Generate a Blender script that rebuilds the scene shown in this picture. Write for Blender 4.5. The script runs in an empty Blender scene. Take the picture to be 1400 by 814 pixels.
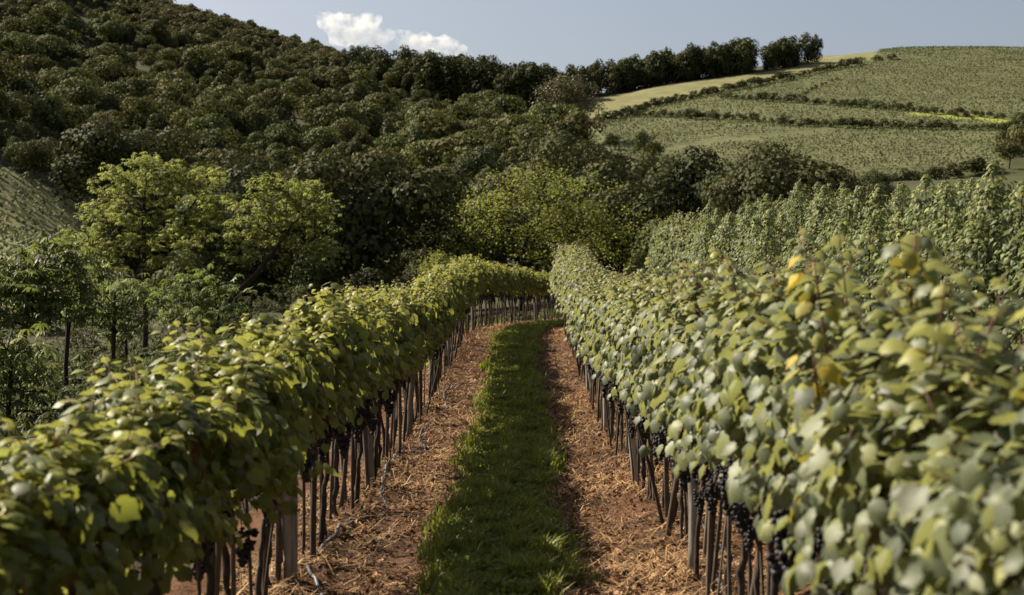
import bpy, math, random
import numpy as np

R = math.radians
rng = np.random.default_rng(11)
random.seed(11)
S = bpy.context.scene
COL = S.collection

# ------------------------------------------------------------------ camera
FPX, CX, CY, CAMZ, YAW = 1944.0, 700.0, 407.0, 1.8, 0.0072
cd = bpy.data.cameras.new('camera'); cam = bpy.data.objects.new('camera', cd); COL.objects.link(cam)
cam.location = (0, 0, CAMZ); cam.rotation_euler = (R(90), 0, YAW)
cd.sensor_width = 36; cd.lens = 50; cd.clip_start = 0.05; cd.clip_end = 9000
cd.dof.use_dof = True; cd.dof.focus_distance = 17.0; cd.dof.aperture_fstop = 3.4
S.camera = cam

# ------------------------------------------------------------------ sky, sun, exposure
SUN_EL, SUN_AZ = R(39.5), R(-62)          # azimuth from +Y, negative = left
w = bpy.data.worlds.new('World'); S.world = w; w.use_nodes = True
nt = w.node_tree; bg = nt.nodes['Background']
sky = nt.nodes.new('ShaderNodeTexSky'); sky.sky_type = 'NISHITA'; sky.sun_disc = False
sky.sun_elevation = SUN_EL; sky.sun_rotation = SUN_AZ % (2*math.pi)
sky.air_density = 1.0; sky.dust_density = 5.0; sky.ozone_density = 1.0; sky.altitude = 700
hsv = nt.nodes.new('ShaderNodeHueSaturation'); hsv.inputs['Saturation'].default_value = .62
nt.links.new(sky.outputs[0], hsv.inputs['Color']); nt.links.new(hsv.outputs[0], bg.inputs[0]); bg.inputs[1].default_value = 0.05
ld = bpy.data.lights.new('sun', 'SUN'); ld.energy = 5.0; ld.angle = R(0.53); ld.color = (1, .90, .72)
sun = bpy.data.objects.new('sun', ld); COL.objects.link(sun)
sun.rotation_euler = (R(90) - SUN_EL, 0, -SUN_AZ + math.pi)
S.view_settings.view_transform = 'Standard'; S.view_settings.look = 'None'
S.view_settings.exposure = 1.22; S.view_settings.gamma = 1.0
S.render.engine = 'CYCLES'
S.cycles.max_bounces = 6; S.cycles.transparent_max_bounces = 4; S.cycles.diffuse_bounces = 3
S.cycles.glossy_bounces = 2; S.cycles.transmission_bounces = 3; S.cycles.volume_bounces = 1

# ------------------------------------------------------------------ helpers
def world(px, py, D):
    u = (px-CX)/FPX; v = (CY-py)/FPX; c, s = math.cos(YAW), math.sin(YAW)
    return np.array([D*(u*c - s), D*(c + u*s), CAMZ + D*v])
def proj(x, y, z):
    c, s = math.cos(YAW), math.sin(YAW)
    d = -s*x + c*y; u = c*x + s*y
    d = np.maximum(d, .01)
    return CX + FPX*u/d, CY - FPX*(z-CAMZ)/d, d
def sstep(a, b, x):
    t = np.clip((np.asarray(x, float)-a)/(b-a), 0, 1); return t*t*(3-2*t)
def vnoise(x, y, seed=0):
    """smooth value noise, vectorised"""
    x = np.asarray(x, float); y = np.asarray(y, float)
    xi = np.floor(x).astype(np.int64); yi = np.floor(y).astype(np.int64); xf = x-xi; yf = y-yi
    def h(a, b):
        n = (a*374761393 + b*668265263 + seed*982451653) & 0x7fffffff
        n = ((n ^ (n >> 13))*1274126177) & 0x7fffffff
        return ((n ^ (n >> 16)) & 0xffff)/65535.0
    u = xf*xf*(3-2*xf); v = yf*yf*(3-2*yf)
    return (h(xi,yi)*(1-u)+h(xi+1,yi)*u)*(1-v) + (h(xi,yi+1)*(1-u)+h(xi+1,yi+1)*u)*v
def inpoly(px, py, poly):
    px = np.asarray(px, float); py = np.asarray(py, float); r = np.zeros(px.shape, bool); n = len(poly)
    for i in range(n):
        x1, y1 = poly[i]; x2, y2 = poly[(i+1) % n]
        if y1 == y2: continue
        k = ((y1 > py) != (y2 > py)) & (px < (x2-x1)*(py-y1)/(y2-y1)+x1)
        r ^= k
    return r

def mesh_np(name, V, F, tint=None, smooth=False, color=None):
    V = np.ascontiguousarray(V, np.float32); F = np.ascontiguousarray(F, np.int32)
    me = bpy.data.meshes.new(name); k = F.shape[1]
    me.vertices.add(len(V)); me.vertices.foreach_set('co', V.ravel())
    me.loops.add(F.size); me.loops.foreach_set('vertex_index', F.ravel())
    me.polygons.add(len(F)); me.polygons.foreach_set('loop_start', np.arange(0, F.size, k, dtype=np.int32))
    me.update(calc_edges=True)
    if smooth: me.polygons.foreach_set('use_smooth', np.ones(len(F), bool))
    if tint is not None:
        a = me.attributes.new('tint', 'FLOAT', 'POINT'); a.data.foreach_set('value', np.ascontiguousarray(tint, np.float32))
    if color is not None:
        a = me.attributes.new('ground_col', 'FLOAT_COLOR', 'POINT')
        c = np.ones((len(V), 4), np.float32); c[:, :3] = color; a.data.foreach_set('color', c.ravel())
    return me
def link(name, me, mat=None, parent=None):
    if mat is not None and not me.materials: me.materials.append(mat)
    o = bpy.data.objects.new(name, me); COL.objects.link(o)
    if parent: o.parent = parent
    return o
def tag(o, label=None, cat=None, group=None, kind=None):
    if label: o['label'] = label
    if cat: o['category'] = cat
    if group: o['group'] = group
    if kind: o['kind'] = kind
    return o
def empty(name, loc, rz=0):
    o = bpy.data.objects.new(name, None); COL.objects.link(o)
    o.empty_display_size = .2; o.location = loc; o.rotation_euler = (0, 0, rz); return o
def copy_tree(o, parent=None):
    c = o.copy(); COL.objects.link(c)
    if parent: c.parent = parent
    for ch in o.children: copy_tree(ch, c)
    return c

class Geo:
    """collects triangles"""
    def __init__(s): s.V = []; s.F = []; s.T = []; s.n = 0
    def add(s, V, F, t=.5):
        V = np.asarray(V, float); F = np.asarray(F, int)
        s.V.append(V); s.F.append(F+s.n); s.n += len(V)
        s.T.append(np.full(len(V), t) if np.isscalar(t) else np.asarray(t))
    def mesh(s, name, smooth=False):
        return mesh_np(name, np.concatenate(s.V), np.concatenate(s.F), np.concatenate(s.T), smooth)
def tube(P, rad, n=6, cap=True):
    P = np.asarray(P, float); m = len(P); rad = np.full(m, rad) if np.isscalar(rad) else np.asarray(rad)
    T = np.gradient(P, axis=0); T /= np.linalg.norm(T, axis=1)[:, None]+1e-9
    ref = np.where(np.abs(T[:, 2:3]) > .9, np.array([[1., 0, 0]]), np.array([[0, 0, 1.]]))
    A = np.cross(T, ref); A /= np.linalg.norm(A, axis=1)[:, None]+1e-9; B = np.cross(T, A)
    for i in range(1, m):
        if np.dot(A[i], A[i-1]) < 0: A[i] *= -1; B[i] *= -1
    a = np.arange(n)*2*math.pi/n
    V = (P[:, None] + rad[:, None, None]*(np.cos(a)[None, :, None]*A[:, None] + np.sin(a)[None, :, None]*B[:, None])).reshape(-1, 3)
    F = []
    for i in range(m-1):
        for j in range(n):
            p, q = i*n+j, i*n+(j+1) % n
            F += [(p, q, q+n), (p, q+n, p+n)]
    if cap:
        V = np.vstack([V, P[:1], P[-1:]]); c0, c1 = m*n, m*n+1
        for j in range(n):
            F.append((c0, (j+1) % n, j)); F.append((c1, (m-1)*n+j, (m-1)*n+(j+1) % n))
    return V, np.array(F)
def unit(a): return a/(np.linalg.norm(a, axis=-1, keepdims=True)+1e-9)
def leaves(P, N, T, size, tint, tv, tf):
    n = len(P); N = unit(N); T = unit(T-(T*N).sum(1, keepdims=True)*N); B = np.cross(T, N)
    kz = (rng.uniform(.3, 2.1, n)*np.where(rng.random(n) < .12, -.7, 1))[:, None, None]; kx = rng.uniform(.82, 1.08, n)[:, None, None]
    V = P[:, None] + size[:, None, None]*(kx*tv[None, :, 0:1]*B[:, None] + tv[None, :, 1:2]*T[:, None] + kz*tv[None, :, 2:3]*N[:, None])
    k = len(tv); F = (tf[None] + (np.arange(n)*k)[:, None, None]).reshape(-1, 3)
    return V.reshape(-1, 3), F, np.repeat(tint, k)

# leaf templates (tip along +Y, normal +Z)
def fan(out, zc=.06, fold=.34, droop=.5):
    out = np.array(out, float); c = np.array([[0, .38]])
    p = np.vstack([c, out]); z = -fold*np.abs(p[:, 0])*.9 - droop*np.maximum(p[:, 1]-.35, 0)**2 + zc*(np.arange(len(p)) == 0)
    tv = np.column_stack([p, z]); m = len(out)
    return tv, np.array([(0, 1+i, 1+(i+1) % m) for i in range(m)])
h = [(.0, .09), (.13, -.10), (.34, -.08), (.49, .10), (.46, .24), (.56, .42), (.46, .53), (.40, .67), (.22, .77), (.0, 1.04)]
GRAPE = fan(h + [(-x, y) for x, y in h[-2:0:-1]])
h = [(0, 0), (.27, .02), (.36, .3), (.25, .65), (0, 1.0)]
OVAL = fan(h + [(-x, y) for x, y in h[-2:0:-1]], fold=.3, droop=.45)
QUAD = (np.array([(-.45, .1, 0), (.05, -.5, .1), (.5, .0, -.05), (-.05, .5, .12)]), np.array([(0, 1, 2), (0, 2, 3)]))
LANCE = (np.array([(0, 0, 0), (.13, .45, .05), (0, 1, -.18), (-.13, .45, .05), (0, .45, -.02)]),
         np.array([(0, 1, 4), (1, 2, 4), (2, 3, 4), (3, 0, 4)]))

# ------------------------------------------------------------------ materials
def newmat(name):
    m = bpy.data.materials.new(name); m.use_nodes = True
    t = m.node_tree; t.nodes.clear(); o = t.nodes.new('ShaderNodeOutputMaterial')
    return m, t, o
def ramp(t, stops):
    r = t.nodes.new('ShaderNodeValToRGB'); e = r.color_ramp.elements
    while len(e) < len(stops): e.new(.5)
    for i, (p, c) in enumerate(stops): e[i].position = p; e[i].color = (*c, 1)
    return r
def leaf_mat(name, stops, back=None, trans=.35, tcol=(.30, .36, .06), rough=.5, spec=.4, objvar=.15, coat=0):
    m, t, o = newmat(name); L = t.links.new
    a = t.nodes.new('ShaderNodeAttribute'); a.attribute_name = 'tint'
    r = ramp(t, stops); L(a.outputs['Fac'], r.inputs[0]); col = r.outputs[0]
    oi = t.nodes.new('ShaderNodeObjectInfo')
    hs = t.nodes.new('ShaderNodeHueSaturation')
    mr = t.nodes.new('ShaderNodeMapRange'); mr.inputs[3].default_value = 1-objvar; mr.inputs[4].default_value = 1+objvar
    L(oi.outputs['Random'], mr.inputs[0]); L(mr.outputs[0], hs.inputs['Value']); L(col, hs.inputs['Color']); col = hs.outputs[0]
    mh = t.nodes.new('ShaderNodeMath'); mh.operation = 'MULTIPLY'; mh.inputs[1].default_value = 7.31
    fr = t.nodes.new('ShaderNodeMath'); fr.operation = 'FRACT'; L(oi.outputs['Random'], mh.inputs[0]); L(mh.outputs[0], fr.inputs[0])
    m2 = t.nodes.new('ShaderNodeMapRange'); m2.inputs[3].default_value = .5-.012*objvar/.15; m2.inputs[4].default_value = .5+.016*objvar/.15
    L(fr.outputs[0], m2.inputs[0]); L(m2.outputs[0], hs.inputs['Hue'])
    if back:
        g = t.nodes.new('ShaderNodeNewGeometry'); mx = t.nodes.new('ShaderNodeMix'); mx.data_type = 'RGBA'
        L(g.outputs['Backfacing'], mx.inputs[0]); L(col, mx.inputs[6]); mx.inputs[7].default_value = (*back, 1); col = mx.outputs[2]
    p = t.nodes.new('ShaderNodeBsdfPrincipled'); L(col, p.inputs['Base Color'])
    p.inputs['Roughness'].default_value = rough; p.inputs['Specular IOR Level'].default_value = spec
    tr = t.nodes.new('ShaderNodeBsdfTranslucent')
    mt = t.nodes.new('ShaderNodeMix'); mt.data_type = 'RGBA'; mt.inputs[0].default_value = .5
    L(col, mt.inputs[6]); mt.inputs[7].default_value = (*tcol, 1); L(mt.outputs[2], tr.inputs[0])
    ms = t.nodes.new('ShaderNodeMixShader'); ms.inputs[0].default_value = trans
    L(p.outputs[0], ms.inputs[1]); L(tr.outputs[0], ms.inputs[2]); L(ms.outputs[0], o.inputs[0])
    return m
def bark_mat(name, c1, c2, scale=30, rough=.85, bump=.4, spec=.2):
    m, t, o = newmat(name); L = t.links.new
    tc = t.nodes.new('ShaderNodeTexCoord'); mp = t.nodes.new('ShaderNodeMapping'); mp.inputs['Scale'].default_value = (1, 1, .15)
    n = t.nodes.new('ShaderNodeTexNoise'); n.inputs['Scale'].default_value = scale; n.inputs['Detail'].default_value = 6
    L(tc.outputs['Object'], mp.inputs[0]); L(mp.outputs[0], n.inputs[0])
    r = ramp(t, [(.3, c1), (.7, c2)]); L(n.outputs[0], r.inputs[0])
    hs = t.nodes.new('ShaderNodeHueSaturation'); oi = t.nodes.new('ShaderNodeObjectInfo')
    mr = t.nodes.new('ShaderNodeMapRange'); mr.inputs[3].default_value = .65; mr.inputs[4].default_value = 1.35
    L(oi.outputs['Random'], mr.inputs[0]); L(mr.outputs[0], hs.inputs['Value']); L(r.outputs[0], hs.inputs['Color'])
    p = t.nodes.new('ShaderNodeBsdfPrincipled'); p.inputs['Roughness'].default_value = rough; p.inputs['Specular IOR Level'].default_value = spec
    L(hs.outputs[0], p.inputs['Base Color'])
    b = t.nodes.new('ShaderNodeBump'); b.inputs['Strength'].default_value = bump; b.inputs['Distance'].default_value = .01
    L(n.outputs[0], b.inputs['Height']); L(b.outputs[0], p.inputs['Normal']); L(p.outputs[0], o.inputs[0])
    return m

M = {}
M['vine_right'] = leaf_mat('vine_leaf_pale', [(0, (.05, .062, .034)), (.3, (.105, .12, .07)), (.62, (.15, .168, .085)), (.86, (.205, .213, .06)), (.965, (.26, .25, .05)), (1, (.42, .30, .03))],
                           back=(.20, .21, .135), trans=.34, tcol=(.40, .40, .05), rough=.52, spec=.32, objvar=.08)  # right row: paler, greyer leaf tones than the left row
M['vine_left'] = leaf_mat('vine_leaf_green', [(0, (.06, .075, .02)), (.4, (.11, .128, .028)), (.7, (.195, .205, .042)), (.93, (.30, .28, .06)), (1, (.36, .25, .05))],
                          back=(.17, .175, .07), trans=.42, tcol=(.42, .43, .05), rough=.5, spec=.3, objvar=.08)
M['vine_tall'] = leaf_mat('vine_leaf_upright', [(0, (.045, .058, .024)), (.45, (.09, .108, .042)), (.8, (.17, .18, .05)), (1, (.27, .26, .06))],
                          back=(.15, .165, .11), trans=.28, tcol=(.28, .32, .05), rough=.55, spec=.22, objvar=.08)
M['yellow'] = leaf_mat('yellowing_leaf', [(0, (.19, .20, .05)), (.6, (.27, .235, .045)), (1, (.46, .32, .03))], trans=.3, tcol=(.4, .33, .03), rough=.65, spec=.2, objvar=.05)
M['rosette'] = leaf_mat('rosette_leaf', [(0, (.075, .092, .026)), (.5, (.18, .196, .055)), (1, (.36, .36, .12))],
                        trans=.43, tcol=(.42, .46, .08), rough=.55, spec=.25, objvar=.12)
M['rosette_shade'] = leaf_mat('rosette_shade_leaf', [(0, (.045, .06, .02)), (.5, (.095, .115, .034)), (1, (.19, .205, .07))], trans=.34, tcol=(.25, .30, .05), rough=.55, spec=.25, objvar=.12)  # darker, greener rosette leaf with shade put into its colour
M['understory'] = leaf_mat('understory_shade_leaf', [(0, (.022, .028, .009)), (.6, (.040, .046, .014)), (1, (.068, .07, .022))], trans=.25, tcol=(.14, .16, .03), rough=.6, spec=.15, objvar=.2)  # leaf tones darkened to carry the shade under the left trees
M['feather'] = leaf_mat('feathery_leaf', [(0, (.07, .085, .022)), (.5, (.14, .155, .04)), (1, (.25, .25, .07))], trans=.4, tcol=(.34, .36, .05), rough=.6, spec=.15, objvar=.1)
M['forest'] = leaf_mat('forest_leaf', [(0, (.040, .047, .018)), (.45, (.074, .082, .029)), (.8, (.125, .127, .044)), (1, (.19, .18, .065))],
                       trans=.2, tcol=(.13, .13, .02), rough=.7, spec=.08, objvar=.32)
M['forest_pale'] = leaf_mat('forest_pale_leaf', [(0, (.055, .056, .022)), (.5, (.09, .09, .036)), (1, (.17, .155, .06))], trans=.22, tcol=(.15, .15, .03), rough=.7, spec=.08, objvar=.25)
M['ridge'] = leaf_mat('ridge_leaf', [(0, (.036, .042, .017)), (.6, (.062, .067, .026)), (1, (.105, .104, .04))], trans=.15, tcol=(.09, .09, .02), rough=.7, spec=.08, objvar=.25)
M['scrub'] = leaf_mat('scrub_leaf', [(0, (.06, .064, .027)), (.6, (.105, .103, .043)), (1, (.16, .14, .06))], trans=.2, tcol=(.12, .12, .03), rough=.7, spec=.08, objvar=.25)
M['dry'] = leaf_mat('sparse_dry_leaf', [(0, (.06, .058, .028)), (.6, (.10, .094, .042)), (1, (.15, .135, .06))], trans=.25, tcol=(.16, .13, .05), rough=.6, objvar=.1)
M['crop'] = leaf_mat('crop_leaf', [(0, (.062, .08, .032)), (.5, (.105, .128, .05)), (1, (.18, .195, .085))], trans=.2, tcol=(.14, .14, .05), rough=.7, spec=.1, objvar=.05)
M['grass'] = leaf_mat('grass_blade', [(0, (.06, .075, .014)), (.5, (.125, .14, .026)), (.9, (.27, .27, .07)), (1, (.25, .21, .09))], trans=.38, tcol=(.30, .36, .02), rough=.55, spec=.2, objvar=0)
M['litter'] = leaf_mat('dry_litter', [(0, (.035, .02, .012)), (.3, (.085, .045, .024)), (.52, (.21, .118, .055)), (.78, (.46, .30, .145)), (.93, (.27, .085, .045)), (1, (.55, .40, .22))], trans=.08, tcol=(.3, .15, .06), rough=.75, spec=.2, objvar=0)
M['bark'] = bark_mat('tree_bark', (.022, .014, .010), (.06, .038, .025), 14)
M['vine_bark'] = bark_mat('vine_bark', (.016, .012, .010), (.075, .054, .041), 60, .85, .9)
M['cane'] = bark_mat('red_brown_cane', (.09, .03, .02), (.17, .065, .04), 80, .55)
M['stake'] = bark_mat('weathered_stake', (.038, .028, .021), (.115, .086, .063), 50)
M['post'] = bark_mat('grey_post', (.17, .15, .13), (.32, .285, .245), 35)
M['hose'] = bark_mat('grey_hose', (.05, .05, .055), (.08, .08, .085), 20, .45, .05, .5)
M['wire'] = bark_mat('steel_wire', (.18, .18, .18), (.28, .28, .28), 20, .4, .0, .6)
def grape_mat():
    m, t, o = newmat('dark_grape'); L = t.links.new
    n = t.nodes.new('ShaderNodeTexNoise'); n.inputs['Scale'].default_value = 45; n.inputs['Detail'].default_value = 3
    tc = t.nodes.new('ShaderNodeTexCoord'); L(tc.outputs['Object'], n.inputs[0])
    r = ramp(t, [(.35, (.008, .007, .008)), (.7, (.034, .029, .034))]); L(n.outputs[0], r.inputs[0])
    p = t.nodes.new('ShaderNodeBsdfPrincipled'); p.inputs['Roughness'].default_value = .6; p.inputs['Specular IOR Level'].default_value = .25
    L(r.outputs[0], p.inputs['Base Color']); L(p.outputs[0], o.inputs[0]); return m
M['grape'] = grape_mat()
def ground_mat():
    m, t, o = newmat('ground_surface'); L = t.links.new
    a = t.nodes.new('ShaderNodeAttribute'); a.attribute_name = 'ground_col'
    tc = t.nodes.new('ShaderNodeTexCoord')
    n1 = t.nodes.new('ShaderNodeTexNoise'); n1.inputs['Scale'].default_value = 9; n1.inputs['Detail'].default_value = 9; n1.inputs['Roughness'].default_value = .7
    n2 = t.nodes.new('ShaderNodeTexNoise'); n2.inputs['Scale'].default_value = .14; n2.inputs['Detail'].default_value = 5
    L(tc.outputs['Object'], n1.inputs[0]); L(tc.outputs['Object'], n2.inputs[0])
    r1 = ramp(t, [(.3, (.6, .55, .5)), (.7, (1.35, 1.35, 1.35))]); r2 = ramp(t, [(.3, (.78, .8, .75)), (.7, (1.2, 1.17, 1.15))])
    L(n1.outputs[0], r1.inputs[0]); L(n2.outputs[0], r2.inputs[0])
    x1 = t.nodes.new('ShaderNodeMix'); x1.data_type = 'RGBA'; x1.blend_type = 'MULTIPLY'; x1.inputs[0].default_value = 1
    x2 = t.nodes.new('ShaderNodeMix'); x2.data_type = 'RGBA'; x2.blend_type = 'MULTIPLY'; x2.inputs[0].default_value = 1
    L(a.outputs['Color'], x1.inputs[6]); L(r1.outputs[0], x1.inputs[7]); L(x1.outputs[2], x2.inputs[6]); L(r2.outputs[0], x2.inputs[7])
    p = t.nodes.new('ShaderNodeBsdfPrincipled'); p.inputs['Roughness'].default_value = .92; p.inputs['Specular IOR Level'].default_value = .15
    L(x2.outputs[2], p.inputs['Base Color'])
    b = t.nodes.new('ShaderNodeBump'); b.inputs['Strength'].default_value = .8; b.inputs['Distance'].default_value = .04
    n3 = t.nodes.new('ShaderNodeTexNoise'); n3.inputs['Scale'].default_value = 22; n3.inputs['Detail'].default_value = 8; n3.inputs['Roughness'].default_value = .65
    L(tc.outputs['Object'], n3.inputs[0]); L(n3.outputs[0], b.inputs['Height']); L(b.outputs[0], p.inputs['Normal'])
    L(p.outputs[0], o.inputs[0]); return m
M['ground'] = ground_mat()

# ------------------------------------------------------------------ terrain
def bend(y): return .0058*np.maximum(np.asarray(y, float)-33, 0)**2
def bend_d(y): return .0116*max(y-33, 0)
ROW_L, ROW_R, ROW_3, ROW_4 = -1.45, 1.12, 3.7, 6.3
GR_L, GR_R = -.59, .25                      # grass strip edges
def near_h(x, y):
    x = np.asarray(x, float); y = np.asarray(y, float)
    q = x-bend(np.minimum(y, 80))
    z = .87*sstep(16, 38, y)
    z = z + .30*np.clip(q-1.6, 0, 6.4) + .15*np.maximum(q-8, 0)
    z = z - .10*np.maximum(-q-2.2, 0) - .05*np.clip(-q-6, 0, 12)
    for r0 in (ROW_L, ROW_R): z = z + .07*np.exp(-((q-r0)/.28)**2)
    z = z + .035*np.exp(-((q+.17)/.42)**2)
    z = z - .03*np.exp(-((q-.42)/.1)**2)
    z = z + .05*(vnoise(q*2.2, y*.8, 1)-.5) + .06*(vnoise(q*5, y*4.5, 2)-.5) + .055*(vnoise(q*13, y*9, 3)-.5)
    return z
CP = [(-300,470,110),(0,470,110),(300,470,110),(500,452,110),(700,446,110),(900,405,110),(1100,370,110),(1400,335,110),(1700,320,110),
 (-200,330,160),(0,352,150),(100,362,170),(180,410,165),
 (-250,120,260),(0,226,230),(60,256,230),(115,288,225),(170,350,220),
 (300,405,200),(450,412,200),(600,395,200),(750,372,200),(900,325,200),(1000,305,200),(1200,288,200),(1400,255,200),(1650,235,200),
 (300,345,260),(450,352,260),(600,342,260),(750,312,260),(900,292,260),(1000,290,260),(1100,285,260),(1200,272,260),(1350,246,260),(1550,225,260),
 (-250,60,340),(0,222,300),(60,240,310),(120,262,320),(200,270,340),(400,290,340),(600,280,340),(750,248,340),(850,240,340),(950,246,340),(1100,250,340),(1200,246,340),(1300,238,340),(1400,232,340),(1600,210,340),
 (-200,120,450),(0,165,450),(200,187,450),(400,205,450),(550,207,450),(700,197,450),(800,186,450),(900,192,450),(1000,182,450),(1200,174,450),(1350,168,450),(1500,160,450),
 (-150,40,550),(0,85,550),(200,112,550),(400,137,550),(600,160,550),(720,157,550),(800,150,550),(900,138,550),(1000,130,550),(1100,122,550),(1200,119,550),(1400,116,550),(1600,110,550),
 (-200,-70,720),(0,-30,720),(180,6,720),(300,38,710),(400,74,690),(500,96,660),(600,110,640),(700,126,620),(800,130,620),(900,116,640),(1000,101,660),(1100,87,690),(1200,80,710),(1300,78,710),(1400,79,710),(1650,85,710)]
C3 = [world(*c) for c in CP]
for (px, py, D) in CP[-16:]:
    a = world(px, py, D)
    b = a*np.array([1.25, 1.25, 1]) - np.array([0, 0, 30.]); C3.append(b)
    C3.append(a*np.array([2.1, 2.1, 1]) - np.array([0, 0, 95.]))
for x in (-40, -15, 0, 15, 40):
    for y in (40, 62): C3.append(np.array([x*y/40, y, float(near_h(x*y/40, y))]))
C3 = np.array(C3)
def _phi(d2): return np.sqrt(d2+18.0**2)
_A = _phi(((C3[:, None, :2]-C3[None, :, :2])**2).sum(2)); _n = len(C3)
_K = np.zeros((_n+3, _n+3)); _K[:_n, :_n] = _A+np.eye(_n)*-.5; _K[:_n, _n] = 1; _K[:_n, _n+1:] = C3[:, :2]
_K[_n, :_n] = 1; _K[_n+1:, :_n] = C3[:, :2].T
_W = np.linalg.solve(_K, np.concatenate([C3[:, 2], np.zeros(3)]))
def far_h(x, y):
    sh = np.shape(x); x = np.ravel(np.asarray(x, float)); y = np.ravel(np.asarray(y, float)); out = np.empty(len(x))
    for i in range(0, len(x), 20000):
        s = slice(i, i+20000)
        d2 = (x[s, None]-C3[None, :, 0])**2+(y[s, None]-C3[None, :, 1])**2
        out[s] = _phi(d2)@_W[:_n]+_W[_n]+x[s]*_W[_n+1]+y[s]*_W[_n+2]
    return out.reshape(sh)
def H(x, y):
    x = np.asarray(x, float); y = np.asarray(y, float); b = sstep(64, 104, y)
    n = near_h(x, y); f = far_h(x, np.maximum(y, 40))
    f = f + 1.6*(vnoise(x/14, y/14, 5)-.5)*sstep(100, 200, y) + 5*(vnoise(x/60, y/60, 6)-.5)*sstep(150, 300, y)*(1-sstep(300, 330, y)*(x > 25))
    return n*(1-b)+f*b

FIELD = [(728,162),(800,139),(900,121),(1000,108),(1110,91),(1190,81),(1210,60),(1500,60),(1500,158),(1375,168),(1372,226),(1300,240),(1200,250),(1050,250),(900,246),(830,226),(800,192)]
PALE = [(720,166),(800,137),(900,119),(1000,106),(1090,91),(1120,60),(1212,60),(1190,84),(1106,101),(990,125),(900,143),(815,166),(780,172)]
MEADOW = [(1225,262),(1290,242),(1372,228),(1500,215),(1500,330),(1225,330)]
TRACK = [(1245,153),(1300,155),(1384,163),(1384,171),(1310,163),(1250,158)]
LFIELD = [(-300,120),(-60,200),(0,226),(60,252),(122,276),(128,296),(90,325),(50,345),(0,358),(-300,420)]
def seg_grid(parts):
    out = []
    for a, b, n in parts: out.append(np.linspace(a, b, n, endpoint=False))
    return np.concatenate(out+[[parts[-1][1]]])
gx = seg_grid([(-900,-330,20),(-330,-60,64),(-60,-12,40),(-12,-2.4,48),(-2.4,2.2,92),(2.2,10,52),(10,60,45),(60,330,72),(330,900,20)])
gy = seg_grid([(-25,2,12),(2,7,20),(7,40,330),(40,70,75),(70,200,60),(200,760,170),(760,1500,25)])
X, Y = np.meshgrid(gx, gy); Z = H(X, Y)
V = np.column_stack([X.ravel(), Y.ravel(), Z.ravel()]); nx, ny = len(gx), len(gy)
i = (np.arange(ny-1)[:, None]*nx+np.arange(nx-1)[None]).ravel()
F = np.column_stack([i, i+1, i+1+nx, i+nx])
px, py, dd = proj(V[:, 0], V[:, 1], V[:, 2])
q = V[:, 0]-bend(np.minimum(V[:, 1], 80)); yv = V[:, 1]
col = np.tile(np.array([.042, .042, .019]), (len(V), 1))
def setc(mask, c): col[mask] = c
near = yv < 75
nz = vnoise(V[:, 0]*3, V[:, 1]*1.7, 9)
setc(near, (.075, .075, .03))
setc(near & (q < -2.3), (.034, .023, .013)); setc(near & (q > 1.9), (.07, .085, .03))  # left side darkened to put the trees' shade into the ground colour
soil = near & (q > -2.4+.3*nz) & (q < 1.75+.4*nz); setc(soil, (.105, .050, .024))
setc(soil & (nz > .62), (.07, .036, .019))
setc(near & (q > GR_L-.02+.12*nz) & (q < GR_R+.1*nz-.05), (.045, .06, .02))
far = yv > 120
setc(far & inpoly(px, py, FIELD), (.10, .105, .05)); setc(far & inpoly(px, py, PALE), (.15, .148, .07))
setc(far & inpoly(px, py, MEADOW), (.045, .052, .018)); setc(far & (yv > 300) & inpoly(px, py, TRACK), (.21, .24, .05))
setc(far & (px < 130) & inpoly(px, py, LFIELD), (.19, .185, .085))
g = link('ground', mesh_np('ground', V, F, smooth=True, color=col), M['ground']); tag(g, kind='structure')

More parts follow.
